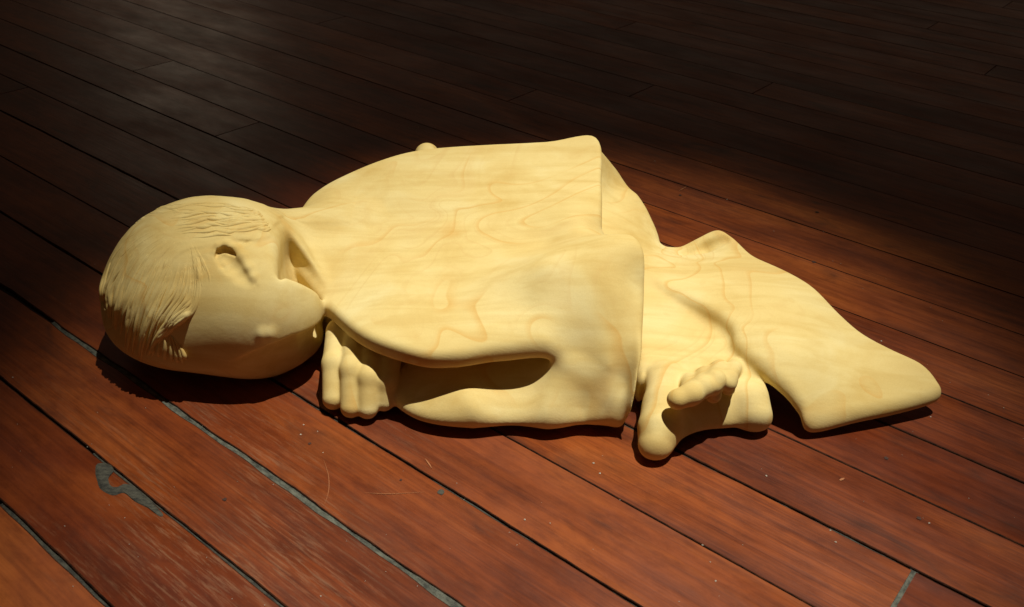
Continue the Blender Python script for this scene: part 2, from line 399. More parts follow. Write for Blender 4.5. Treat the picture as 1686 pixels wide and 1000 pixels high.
def tri(q):
    g = np.clip((np.atleast_2d(q) - np.array([GX[0], GY[0], GZ[0]])) / VOX, 0, np.array(D.shape) - 2.001); i = g.astype(int); f = g - i; out = 0
    for a in (0, 1):
        for b in (0, 1):
            for c in (0, 1):
                out = out + D[i[:, 0] + a, i[:, 1] + b, i[:, 2] + c] * (f[:, 0] if a else 1 - f[:, 0]) * (f[:, 1] if b else 1 - f[:, 1]) * (f[:, 2] if c else 1 - f[:, 2])
    return out
def HN(x, y, depth):
    """point below the carved surface at pixel x, y, measured along its normal"""
    p = H(x, y); e = 0.004; n = np.array([tri(p + v)[0] - tri(p - v)[0] for v in np.eye(3) * e]); return p - n / max(1e-9, np.linalg.norm(n)) * depth
def tube_on(pts, rad, k, lab, kk=0.004): chain([H(*q) for q in pts], rad, k, lab, kk)
HC = np.array((-.328, -.092, .045)); HR = np.array((.117, .114, .116))
def egg_d(c, r, zdn, nu, nd):
    """the skull lying on its side: widest low down, round along x"""
    c = np.asarray(c, float); s = box(c - max(r) - .03, c + max(r) + .03); x, y, z = grid(s)
    Y_ = np.abs((y - c[1]) / r[1]); zu = np.maximum(z - c[2], 0) / r[2]; zd = np.maximum(c[2] - z, 0) / zdn
    yz = np.where(z > c[2], (Y_ ** nu + zu ** nu + 1e-9) ** (2 / nu), (Y_ ** nd + zd ** nd + 1e-9) ** (2 / nd))
    k = np.sqrt(yz + ((x - c[0]) / r[0]) ** 2)
    g = np.gradient(k, VOX); return s, (k - 1) / np.maximum(np.sqrt(g[0] ** 2 + g[1] ** 2 + g[2] ** 2), 2.0)
s, d = egg_d(HC, HR, .043, 2.0, 2.2); add(s, d, 0.0, HEAD)
s, d = ell_d((-.262, -.140, .070), (.058, .064, .066)); add(s, d, 0.045, HEAD)
s, d = ell_d(P(481, 508, .068), (.0325, .042, .046)); add(s, d, 0.022, HEAD)
s, d = ell_d(P(432, 533, .058), (.045, .030, .040)); add(s, d, 0.030, HEAD)
s, d = ell_d((-.287, -.090, .082), (.045, .065, .066)); add(s, d, 0.03, HEAD)
s, d = cap_d((-.31, -.040, .080), (-.18, .018, .076), .042, .040); add(s, d, 0.020, HEAD)
s, d = cap_d((-.22, -.045, .030), (-.10, -.08, .030), .042, .045); add(s, d, 0.010, HEAD)
def cut_plan(outline, rt=0.01, k=0.01):
    """carve away everything above a floor, inside an outline (px, py, z seen, z floor)"""
    o = np.array([P(*q[:3]) for q in outline]); pl = catmull(o, 8); f = tps(o[:, :2], np.array([q[3] for q in outline]), 1e-5)
    s = box(np.r_[pl[:, :2].min(0) - .03, -1], np.r_[pl[:, :2].max(0) + .03, 1]); X, Y = np.meshgrid(ax[s[0]].astype(float), ay[s[1]].astype(float), indexing='ij')
    d = smax(poly_sd(pl[:, :2], X, Y)[..., None] + 0 * az[s[2]][None, None, :], f(X, Y)[..., None] - az[s[2]][None, None, :], rt)
    cut(s, d, k)
JW = [(456, 440, .098), (470, 449, .078), (500, 460, .040), (527, 478, .020), (536, 526, .010)]
cut_plan([(x_, y_, float(H(x_, y_)[2]), z_) for x_, y_, z_ in JW] + [(562, 575, .05, .01), (590, 520, .08, .01), (545, 470, .09, .015), (500, 430, .10, .050), (472, 418, .106, .092)], 0.014, 0.010)
s = box((-.30, -.26, -.01), (-.16, -.10, .09)); x, y, z = grid(s)
zl = np.interp(x, [-.30, -.275, -.253, -.241, -.22, -.20], [.030, .050, .061, .065, .068, .066]); y0 = np.interp(x, [-.30, -.275, -.253, -.22, -.205, -.19], [-.218, -.209, -.197, -.175, -.150, -.110]) + np.clip(zl - z, 0, 1) * 0.24
cut(s, smax(smax(y - y0 + 0 * z, z - zl + 0 * y, 0.004), -.31 - x + 0 * y, 0.004), 0.005)
s, d = ell_d(P(474, 574, .024) + np.array((-.003, .022, -.004)), (.029, .021, .020)); add(s, d, 0.018, HEAD)
EY = [(H(433, 547, .0068), (.0042, .0085, .0075)), (H(446, 546, .0072), (.0050, .0085, .0075))]
for c_, r_ in EY: s, d = ell_d(c_, r_); add(s, d, 0.006, HEAD)
s, d = ell_d(H(509, 596, .006), (.0045, .005, .007)); add(s, d, 0.004, HEAD)
# ear
EC = [H(370, 421, -.002), H(383, 436, -.0035), H(396, 450, -.0055), H(407, 461, -.0065)]
ED = [H(356, 423, .003), H(361, 414, .0045), H(371, 411, .005), H(381, 414, .004), H(388, 421, .002)]
EF = [H(357, 425, .0012), H(366, 438, .0012), H(377, 453, .0)]
E_ = [H(x_, y_, .0016) for x_, y_ in ((353, 416), (360, 406), (373, 403), (388, 409), (400, 423), (410, 442), (417, 457), (421, 467))]
chain(EC, [.0066, .0072, .0070, .0050], 0.006, None); chain(EF, [.0014, .0016, .0006], 0.002, None)
chain(E_, [.0008, .0022, .0032, .0036, .0036, .0032, .0026, .0016], 0.004, EAR)
chain(ED, [.0016, .0026, .0030, .0026, .0012], 0.002, None)
chain([H(421, 464, .0), H(420, 469, .0)], [.0010, .0012], 0.001, None)

def vnoise(x, y, seed=0):
    xi = np.floor(x).astype(np.int64); yi = np.floor(y).astype(np.int64); fx = x - xi; fy = y - yi
    fx = fx * fx * (3 - 2 * fx); fy = fy * fy * (3 - 2 * fy)
    def h(a, b):
        q = (a * 374761393 + b * 668265263 + seed * 974634777) & 0x7fffffff
        q = ((q ^ (q >> 13)) * 1274126177) & 0x7fffffff
        return ((q ^ (q >> 16)) & 0xffff) / 65535.0
    return (h(xi, yi) * (1 - fx) + h(xi + 1, yi) * fx) * (1 - fy) + (h(xi, yi + 1) * (1 - fx) + h(xi + 1, yi + 1) * fx) * fy
def sstep(a, b, x):
    t = np.clip((x - a) / (b - a), 0, 1); return t * t * (3 - 2 * t)
# carved hair: locks run out from the whorl above the ear; a ragged fringe stands proud of the forehead
hs = box(HC - .14, HC + .14); band = np.argwhere(np.abs(D[hs]) < .016)
Q = np.stack([ax[hs[0]][band[:, 0]], ay[hs[1]][band[:, 1]], az[hs[2]][band[:, 2]]], 1).astype(float)
rel = Q - cC; zc = rel @ cF; px = 843 + FPX * (rel @ cR) / zc; py = 500 - FPX * (rel @ cU) / zc
N_ = (Q - HC) / HR; N_ /= np.linalg.norm(N_, axis=1)[:, None]
wd = (P(312, 402, .160) - HC) / HR; wd /= np.linalg.norm(wd)
t1 = np.cross(wd, (0, 1, 0)); t1 /= np.linalg.norm(t1); t2 = np.cross(wd, t1)
th = np.arccos(np.clip(N_ @ wd, -1, 1)); ph = np.arctan2(N_ @ t2, N_ @ t1)
ph = ph + 0.22 * np.sin(th * 3.2 + 0.6) + 0.10 * (vnoise(px / 45, py / 45, 3) - 0.5) * np.minimum(th * 2, 1)
FL = [((180, 480), (-.3, 1)), ((210, 490), (-.45, .9)), ((240, 510), (-.5, .85)), ((260, 545), (-.55, .85)), ((285, 505), (-.6, .8)), ((290, 532), (-.85, .5)), ((312, 515), (-.9, .4)), ((255, 578), (-.4, .9)),
      ((275, 575), (0, 1)), ((300, 585), (.45, .9)), ((322, 460), (0, 1)), ((230, 440), (-.6, .8)), ((190, 430), (-.4, .9)), ((260, 400), (-.8, .6)), ((200, 395), (-.65, .8)), ((280, 360), (-.85, .5)), ((330, 350), (1, -.25)), ((370, 352), (1, -.05)),
      ((350, 365), (1, .22)), ((400, 360), (.9, -.3)), ((412, 375), (.8, -.6)), ((395, 388), (.85, -.5)), ((340, 378), (1, -.15)), ((335, 398), (1, -.15)), ((300, 380), (.8, -.5)), ((345, 440), (.35, .9)), ((165, 470), (-.1, 1)), ((225, 555), (-.35, .95)), ((430, 350), (1, .1))]
LX, LY = np.meshgrid(np.arange(140, 480, 1.0), np.arange(300, 640, 1.0), indexing='ij')
cs2 = np.zeros_like(LX); sn2 = np.zeros_like(LX)
for (fx_, fy_), (dx_, dy_) in FL:
    w_ = 1 / (((LX - fx_) ** 2 + (LY - fy_) ** 2) + 60) ** 1.5; al = math.atan2(dy_, dx_)
    cs2 += w_ * math.cos(2 * al); sn2 += w_ * math.sin(2 * al)
AL = 0.5 * np.arctan2(sn2, cs2) + 0.16 * (vnoise(LX / 36, LY / 36, 31) - 0.5)
def bil(A, x, y):
    x = np.clip(x - 140, 0, A.shape[0] - 1.01); y = np.clip(y - 300, 0, A.shape[1] - 1.01)
    i = x.astype(int); j = y.astype(int); fx = x - i; fy = y - j
    return (A[i, j] * (1 - fx) + A[i + 1, j] * fx) * (1 - fy) + (A[i, j + 1] * (1 - fx) + A[i + 1, j + 1] * fx) * fy
def near_(A, x, y): return A[np.clip((x - 140).astype(int), 0, A.shape[0] - 1), np.clip((y - 300).astype(int), 0, A.shape[1] - 1)]
def lic(cell, half, seed):
    src = vnoise(LX / cell, LY / cell, seed); acc = src.copy(); n = 1.0
    for sg in (1, -1):
        x, y = LX.copy(), LY.copy(); dx, dy = sg * np.cos(AL), sg * np.sin(AL)
        for st in range(half):
            x += dx; y += dy; acc += near_(src, x, y); n += 1
            a2 = near_(AL, x, y); ex, ey = np.cos(a2), np.sin(a2); fl = np.where(ex * dx + ey * dy < 0, -1, 1); dx, dy = ex * fl, ey * fl
    acc /= n; return (acc - acc.mean()) / acc.std()
LC = lic(6.5, 44, 5); LF = lic(3.4, 26, 6)
hairpoly = np.array([(140, 478), (160, 488), (178, 508), (195, 535), (212, 562), (232, 580), (248, 580), (258, 560), (266, 545), (285, 540), (306, 528), (318, 518), (324, 480), (332, 450), (343, 425), (350, 402), (380, 397), (410, 399), (440, 392), (452, 372), (470, 345), (470, 250), (60, 250), (60, 478)], float)
tippoly = np.array([(254, 556), (272, 551), (288, 556), (300, 572), (306, 590), (300, 598), (280, 590), (262, 584), (250, 580)], float)
sd = np.minimum(poly_sd(hairpoly, px, py), poly_sd(tippoly, px, py))
facing = -(N_ * rel).sum(1)
sd = np.where(facing > -0.02, sd, np.where(Q[:, 1] > HC[1], -60.0, 60.0))
lc = bil(LC, px, py); lf = bil(LF, px, py)
front = sstep(430, 500, py) * (1 - sstep(325, 345, px))
jag = np.where(front > 0.1, lc * 3 + lf * 2 - 8, lf * 2)
mask = 1 - sstep(-5, 4, sd - jag)
edge = np.exp(-(np.minimum(sd, 0) / 62.0) ** 2)
over = np.exp(-(np.maximum(np.abs(px - 375) - 35, 0) / 26) ** 2 - ((py - 372) / 24) ** 2)
crown = 0.0006
corner = np.exp(-((px - 292) / 24) ** 2 - ((py - 522) / 16) ** 2)
tips = np.exp(-((px - 278) / 24) ** 2 - ((py - 572) / 20) ** 2)
sh = np.clip(lc, -2, 2) * 0.55 + np.clip(lf, -2, 2) * 0.45
amp = crown + 0.0016 * front * edge + 0.0016 * over
disp = mask * (0.0010 * sstep(0.2, 0.6, th) + (0.0004 + 0.0002 * front * edge) * sh + 0.0012 * front * edge)
pit = np.exp(-((px - 403) / 17) ** 2 - ((py - 399) / 5) ** 2); disp = disp - 0.004 * pit * (0.6 + 0.4 * np.clip(lf, -1, 1))
tmp = D[hs]; tmp[tuple(band.T)] -= (disp * 1.0).astype(np.float32); D[hs] = tmp
# single locks: swept tapering strands laid on the skull along hand-set guide lines (built as meshes, added to the hair)
rl = random.Random(12)
def guides(G, s_):
    i = min(int(s_), len(G) - 2); f_ = s_ - i
    return [((1 - f_) * a[0] + f_ * b[0], (1 - f_) * a[1] + f_ * b[1]) for a, b in zip(G[i], G[i + 1])]
GF = [[(270, 345), (205, 380), (168, 430), (159, 470), (168, 503)], [(285, 365), (225, 395), (190, 440), (177, 485), (179, 520)], [(292, 380), (245, 410), (212, 455), (197, 500), (190, 550)], [(298, 390), (262, 420), (240, 460), (220, 512), (208, 572)],
      [(303, 396), (280, 430), (262, 470), (243, 520), (226, 588)], [(308, 400), (296, 440), (285, 480), (260, 526), (238, 592)], [(313, 402), (310, 450), (304, 490), (278, 523), (250, 586)], [(320, 405), (322, 450), (318, 496), (292, 525), (256, 574)], [(330, 412), (330, 455), (324, 505), (300, 528), (264, 553)]]
GU = [[(262, 338), (320, 333), (378, 338), (420, 346)], [(266, 352), (325, 345), (380, 350), (428, 353)], [(272, 366), (330, 359), (380, 362), (434, 360)], [(284, 380), (338, 373), (384, 374), (440, 368)], [(300, 396), (345, 390), (385, 387), (444, 380)]]
HV, HF = [], []
def strand(q2, wmax, hmax, sink0, sink1, peak=0.7):
    """q2: pixel path; half width, height; how deep the centre sits at root and tip (share of the height)"""
    c2 = catmull([(x, y, 0) for x, y in q2], 6, False); n = len(c2); p = np.array([H(x, y) for x, y, _ in c2])
    if n < 6 or np.max(np.linalg.norm(np.diff(p, axis=0), axis=1)) > .02: return
    for _ in range(2): p[1:-1] = 0.25 * p[:-2] + 0.5 * p[1:-1] + 0.25 * p[2:]
    e = .004; g = np.stack([tri(p + v) - tri(p - v) for v in np.eye(3) * e], 1); g /= np.linalg.norm(g, axis=1)[:, None] + 1e-9
    t = np.gradient(p, axis=0); t /= np.linalg.norm(t, axis=1)[:, None] + 1e-9; b_ = np.cross(t, g); b_ /= np.linalg.norm(b_, axis=1)[:, None] + 1e-9
    u = np.linspace(0, 1, n); pr = np.where(u < peak, 0.18 + 0.82 * (u / peak) ** 1.1, 1 - 0.90 * ((u - peak) / (1 - peak)) ** 1.5)
    base = sum(len(v_) for v_ in HV); K = 8; rings = []
    for i in range(n):
        c_ = p[i] - g[i] * hmax * pr[i] * (sink0 + (sink1 - sink0) * u[i])
        rings.append(np.stack([c_ + b_[i] * wmax * pr[i] * math.cos(6.2832 * k / K) + g[i] * hmax * pr[i] * math.sin(6.2832 * k / K) for k in range(K)]))
    HV.append(np.concatenate(rings))
    for i in range(n - 1):
        for k in range(K): HF.append((base + i * K + k, base + i * K + (k + 1) % K, base + (i + 1) * K + (k + 1) % K, base + (i + 1) * K + k))
    HF.append(tuple(base + k for k in range(K))[::-1]); HF.append(tuple(base + (n - 1) * K + k for k in range(K)))
def lock(G, s_, t0, t1, w_, h_, k0, k1, wav=0.0, drift=0.0):
    g0 = catmull([(x, y, 0) for x, y in guides(G, s_)], 10, False); g1 = catmull([(x, y, 0) for x, y in guides(G, min(len(G) - 1, max(0, s_ + drift)))], 10, False); n = len(g0); q = []
    ph_ = rl.uniform(0, 6.3)
    for i in range(7):
        f_ = i / 6; x_ = (t0 + (t1 - t0) * f_) * (n - 1); j = int(min(n - 2, max(0, x_))); r_ = x_ - j
        c_ = (g0[j] + (g0[j + 1] - g0[j]) * r_) * (1 - f_) + (g1[j] + (g1[j + 1] - g1[j]) * r_) * f_
        q.append((c_[0] + wav * 0.6 * math.cos(ph_ + i * 1.3), c_[1] + wav * math.sin(ph_ + i * 1.3)))
    strand(q, w_, h_, k0, k1)
s_ = 0.0
while s_ < 8:
    lock(GF, s_, rl.uniform(0.05, 0.3), rl.uniform(0.84, 1.04), rl.uniform(.0030, .0044), rl.uniform(.0026, .0036), 0.85, -0.15, 1.0, rl.uniform(-.2, .2)); s_ += rl.uniform(0.26, 0.40)
for _ in range(46): lock(GF, rl.uniform(0.1, 8), rl.uniform(0.25, 0.5), rl.uniform(0.82, 1.04), rl.uniform(.0014, .0026), rl.uniform(.0020, .0030), 0.6, -0.8, 1.6, rl.uniform(-.4, .4))
for _ in range(60):
    t_ = rl.uniform(0.02, 0.5); lock(GF, rl.uniform(0, 8), t_, t_ + rl.uniform(0.3, 0.5), rl.uniform(.0014, .0028), rl.uniform(.0008, .0014), 0.75, 0.5, 1.0)
s_ = 0.0
while s_ < 4:
    t_ = rl.uniform(-0.02, 0.12)
    while t_ < 0.85:
        l_ = rl.uniform(0.30, 0.55); lock(GU, s_, t_, min(1.02, t_ + l_), rl.uniform(.0022, .0038), rl.uniform(.0022, .0032), 0.80, 0.15, 1.5, rl.uniform(-.5, .3)); t_ += l_ * rl.uniform(0.6, 1.0)
    s_ += rl.uniform(0.24, 0.36)
GC = [[(270, 345), (215, 372), (175, 420), (160, 468)], [(285, 348), (235, 358), (195, 390), (168, 430)], [(296, 350), (262, 344), (225, 358), (190, 390)], [(304, 352), (288, 337), (255, 342), (222, 358)]]
for _ in range(46):
    t_ = rl.uniform(0.0, 0.55); lock(GC, rl.uniform(0, 3), t_, t_ + rl.uniform(0.25, 0.45), rl.uniform(.0018, .0036), rl.uniform(.0008, .0014), 0.7, 0.45, 1.2)
for _ in range(30):                                    # faint lines in front of the ear and on the nape
    t_ = rl.uniform(0.0, 0.3); lock([[(312, 400), (318, 430), (324, 470), (322, 500)], [(320, 402), (334, 428), (345, 450), (348, 470)]], rl.uniform(0, 1), t_, t_ + rl.uniform(0.3, 0.6), rl.uniform(.0010, .0020), rl.uniform(.0006, .0010), 0.6, 0.6, 0.6)
for q in ([(325, 498), (305, 513), (285, 523), (268, 540), (255, 562), (243, 585)], [(323, 508), (303, 520), (283, 530), (266, 548), (256, 572)], [(320, 516), (300, 526), (280, 537), (264, 555), (258, 566)]):
    strand(q, .0030, .0030, 0.2, -1.2)
for q in ([(257, 552), (254, 566), (250, 582)], [(264, 551), (262, 570), (260, 588)], [(271, 550), (272, 572), (271, 593)], [(278, 551), (282, 573), (283, 596)], [(282, 553), (289, 574), (293, 598)], [(285, 555), (296, 576), (302, 599)], [(288, 560), (301, 578), (307, 592)]):
    strand(q, .0026, .0028, 0.1, -0.6)
tl = LAB[hs]; hb = band[mask > 0.5]; tl[tuple(hb.T)] = np.where(tl[tuple(hb.T)] == HEAD, HAIR, tl[tuple(hb.T)]); LAB[hs] = tl

# ---- cloth over the back: from the neck to the far corner, the knee fold and the hem
def plane3(*q):
    a, b, c = [P(*t) for t in q]; n = np.cross(b - a, c - a)
    def at(x, y, dz=0.0):
        d = cF * FPX + cR * (x - 843) + cU * (500 - y)
        p = cC + d * ((a - cC) @ n / (d @ n)); zz = p[2] + dz
        return (x, y, zz)
    return at
BP = plane3((560, 290, .124), (985, 225, .162), (745, 583, .084))
KP = plane3((1045, 390, .150), (870, 455, .122), (960, 573, .086))
hemU = [(1047, 645, .058), (1037, 684, .031), (1003, 652, .042), (965, 622, .055), (934, 597, .068), (900, 569, .086), (820, 573, .085), (745, 582, .084), (680, 577, .084), (600, 549, .083), (545, 505, .081), (500, 453, .087)]
layer([(491, 350, .100), (499, 336, .108), (520, 314, .116), (560, 290, .124), (620, 264, .136), (690, 245, .146), (800, 236, .153), (900, 231, .157), (982, 224, .162),
       (990, 300, .142), (991, 360, .128), (.103, -.03, .112, 'w'), (1045, 388, .150), (1060, 412, .146), KP(1060, 470, -.003), KP(1057, 540, -.002), KP(1055, 600, .000)]
      + hemU + [(453, 409, .094), (466, 372, .092)],
      [(1000, 387, .149), (950, 412, .141), (895, 440, .1305), (960, 370, .131), BP(900, 400, -.001), BP(820, 430, .001), BP(750, 400, -.003), BP(640, 400, -.004), BP(560, 400), BP(545, 328, .004), BP(592, 345, -.004), BP(640, 300, .001), BP(750, 300), BP(900, 300, -.002),
       BP(750, 500, 0.0), KP(870, 505, -.001), KP(1015, 480, .004), KP(1020, 430, .005), BP(650, 480, .001), (1003, 602, .070), (1028, 642, .047), BP(700, 545, .003), BP(800, 545, .002)],
      thick=lambda X, Y, sd: np.clip(0.022 + np.maximum(-sd - 0.035, 0) * 1.5, 0.022, 0.3), rt=0.0075, rb=0.011, grow=0.001, lam=4e-5)

# ---- right hand flank behind the knee fold, stepping down to the tail of the cloth
layer([(978, 232, .150), (1005, 262, .118), (1026, 292, .094), (1050, 318, .088), (1070, 350, .076), (1086, 392, .058), (1085, 430, .058), (1040, 470, .070), (.09, -.02, .09, 'w'), (.07, .05, .11, 'w'), (.07, .12, .14, 'w')],
      [(1003, 300, .100), (1000, 330, .094), (1040, 370, .082)], rt=0.01, k=0.004, grow=0.002)
s, d = cap_d((-.105, .08, .09), P(703, 256, .122), .030, .016); add(s, d, 0.006, CLOTH)

# ---- cloth wrapped over the forearm below the hem
layer([(642, 640, .026), (645, 664, .020), (690, 700, .014), (780, 711, .013), (880, 712, .013), (960, 705, .015), (1035, 688, .020), (1038, 655, .036), (1030, 622, .045), (960, 570, .050), (800, 540, .050), (690, 560, .040)],
      [(700, 640, .036), (800, 650, .036), (880, 640, .040), (780, 685, .027), (900, 685, .028), (960, 674, .028), (1005, 657, .041), (966, 627, .0530), (934, 602, .0650)],
      bottom=0.007, rt=0.016, rb=0.02, k=0.010, grow=0.002)

# ---- cloth between the knee fold and the foot, and the long tail
layer([(1052, 440, .066), (1085, 405, .056), (1120, 403, .050), (1150, 388, .060), (1182, 375, .072), (1206, 386, .073), (1238, 416, .064), (1290, 441, .068), (1340, 470, .068), (1380, 510, .060), (1420, 545, .052), (1470, 572, .048), (1520, 596, .044),
       (1544, 622, .036), (1549, 643, .030), (1500, 660, .027), (1420, 678, .025), (1338, 696, .021), (1318, 664, .036), (1300, 640, .046), (1262, 606, .056), (1215, 565, .062), (1190, 520, .066)],
      [(1150, 420, .056), (1130, 450, .064), (1200, 440, .070), (1250, 500, .072), (1320, 540, .067), (1300, 580, .066)],
      thick=lambda X, Y, sd: 0.020 + 0 * X, rt=0.010, rb=0.012, grow=0.001)
tube_on([(1110, 417, -.001), (1135, 413, -.001), (1160, 405, -.002), (1190, 392, -.004)], [.002, .007, .011, .008], 0.006, None)
layer([(1050, 440, .064), (1120, 425, .060), (1185, 470, .062), (1207, 530, .056), (1220, 583, .047), (1243, 613, .042), (1258, 645, .034), (1265, 672, .024), (1262, 694, .016), (1220, 698, .016), (1170, 702, .016), (1130, 716, .016),
       (1108, 732, .018), (1090, 742, .018), (1066, 740, .018), (1058, 722, .020), (1063, 690, .026), (1070, 660, .034), (1074, 635, .042), (1066, 612, .046), (1052, 598, .047)],
      [(1100, 500, .056), (1160, 540, .048), (1110, 600, .048), (1180, 600, .046), (1085, 690, .034), (1082, 720, .028), (1130, 650, .040), (1200, 640, .040), (1230, 660, .034), (1180, 680, .026), (1130, 695, .022)],
      bottom=0.006, rt=0.013, rb=0.013, k=0.010, grow=0.003)
tube_px([(1096, 622, .040), (1090, 660, .034), (1086, 700, .024)], [.016, .0165, .0155], 0.010, FOOT)
tube_px([(1090, 680, .028), (1084, 705, .024), (1079, 729, .0165)], [.0160, .0155, .0135], 0.012, FOOT)
tube_px([(1235, 660, .026), (1243, 682, .019)], [.0160, .0155], 0.012, FOOT)
tube_px([(1122, 700, .046), (1145, 694, .046)], [.008, .012], 0.010, None)
for i_, (tx, ty, tz, r, sx) in enumerate(((1126, 654, .063, .0105, 11), (1151, 642, .064, .0102, 5), (1175, 631, .064, .0100, 2), (1200, 628, .061, .0082, 0))):
    tube_px([(tx + 10, ty - 24, tz - .018), (tx + sx, ty - 4, tz), (tx - sx, ty + 4, tz - .002)], [r * .95, r, r * .95], 0.0045, TOE + i_)
for tx, ty, tz, r in ((1174, 650, .048, .0085), (1199, 640, .048, .007)): tube_px([(tx, ty - 14, tz + .006), (tx, ty, tz)], [r, r], 0.003, FOOT)

# ---- hand: four fingers reaching down to the floor
for i_, (pts, r) in enumerate((([(557, 545, .046), (551, 600, .036), (549, 657, .0135)], [.0128, .0128, .0112]),
               ([(586, 545, .053), (580, 610, .039), (578, 671, .0125)], [.0124, .0122, .0108]),
               ([(614, 560, .050), (608, 622, .037), (605, 673, .013)], [.0122, .0120, .0106]),
               ([(644, 580, .046), (636, 628, .033), (632, 661, .015)], [.0122, .0116, .0102]))):
    tube_px(pts, r, 0.0042, FINGER + i_)
s, d = ell_d(P(620, 555, .036), (.05, .04, .022)); add(s, d, 0.01, HAND)

# ------------------------------------------------------------------ surface nets
def surface_nets(D):
    sgn = D < 0
    c = np.zeros(tuple(n - 1 for n in D.shape), np.uint8)
    for i in (0, 1):
        for j in (0, 1):
            for k in (0, 1):
                c += sgn[i:i + D.shape[0] - 1, j:j + D.shape[1] - 1, k:k + D.shape[2] - 1]
    cells = np.argwhere((c > 0) & (c < 8)); n = len(cells)
    idx = np.full(c.shape, -1, np.int32); idx[tuple(cells.T)] = np.arange(n)
    corner = {(i, j, k): D[cells[:, 0] + i, cells[:, 1] + j, cells[:, 2] + k] for i in (0, 1) for j in (0, 1) for k in (0, 1)}
    acc = np.zeros((n, 3)); cnt = np.zeros(n)
    for a in corner:
        for axis in range(3):
            if a[axis]: continue
            b = list(a); b[axis] = 1; b = tuple(b)
            da, db = corner[a], corner[b]; msk = (da < 0) != (db < 0)
            t = np.where(msk, da / np.where(msk, da - db, 1), 0)
            p = np.tile(np.array(a, float), (n, 1)); p[:, axis] += t
            acc += p * msk[:, None]; cnt += msk
    V = cells + acc / cnt[:, None]
    faces = []
    for axis in range(3):
        sl0 = [slice(None)] * 3; sl1 = [slice(None)] * 3
        sl0[axis] = slice(0, -1); sl1[axis] = slice(1, None)
        a, b = sgn[tuple(sl0)], sgn[tuple(sl1)]
        e = np.argwhere(a != b)
        u, v = (axis + 1) % 3, (axis + 2) % 3
        ok = (e[:, u] > 0) & (e[:, v] > 0) & (e[:, u] < D.shape[u] - 1) & (e[:, v] < D.shape[v] - 1); e = e[ok]
        ins = a[tuple(e.T)]
        q = []
        for du, dv_ in ((-1, -1), (0, -1), (0, 0), (-1, 0)):
            f_ = e.copy(); f_[:, u] += du; f_[:, v] += dv_; q.append(idx[tuple(f_.T)])
        q = np.stack(q, 1); q[~ins] = q[~ins][:, ::-1]; faces.append(q)
    return V, np.concatenate(faces)
def blur(A, n=1):
    for _ in range(n):
        for axis in range(3):
            B = A.copy(); s0 = [slice(None)] * 3; s1 = [slice(None)] * 3; sc = [slice(None)] * 3
            s0[axis] = slice(0, -2); s1[axis] = slice(2, None); sc[axis] = slice(1, -1)
            B[tuple(sc)] = 0.25 * A[tuple(s0)] + 0.5 * A[tuple(sc)] + 0.25 * A[tuple(s1)]; A = B
    return A
s, zf = box((-9, -9, -9), (9, 9, 9)), az[None, None, :]
D = smax(D, 0.0015 - zf + 0 * D, 0.004)
D = blur(D, 1) * 0.6 + D * 0.4
V, Fq = surface_nets(D)
ci = np.clip(np.round(V).astype(int), 0, np.array(D.shape) - 1)
vlab = LAB[ci[:, 0], ci[:, 1], ci[:, 2]]
V = V * VOX + np.array([GX[0], GY[0], GZ[0]])
print('sculpt verts', len(V), 'faces', len(Fq))

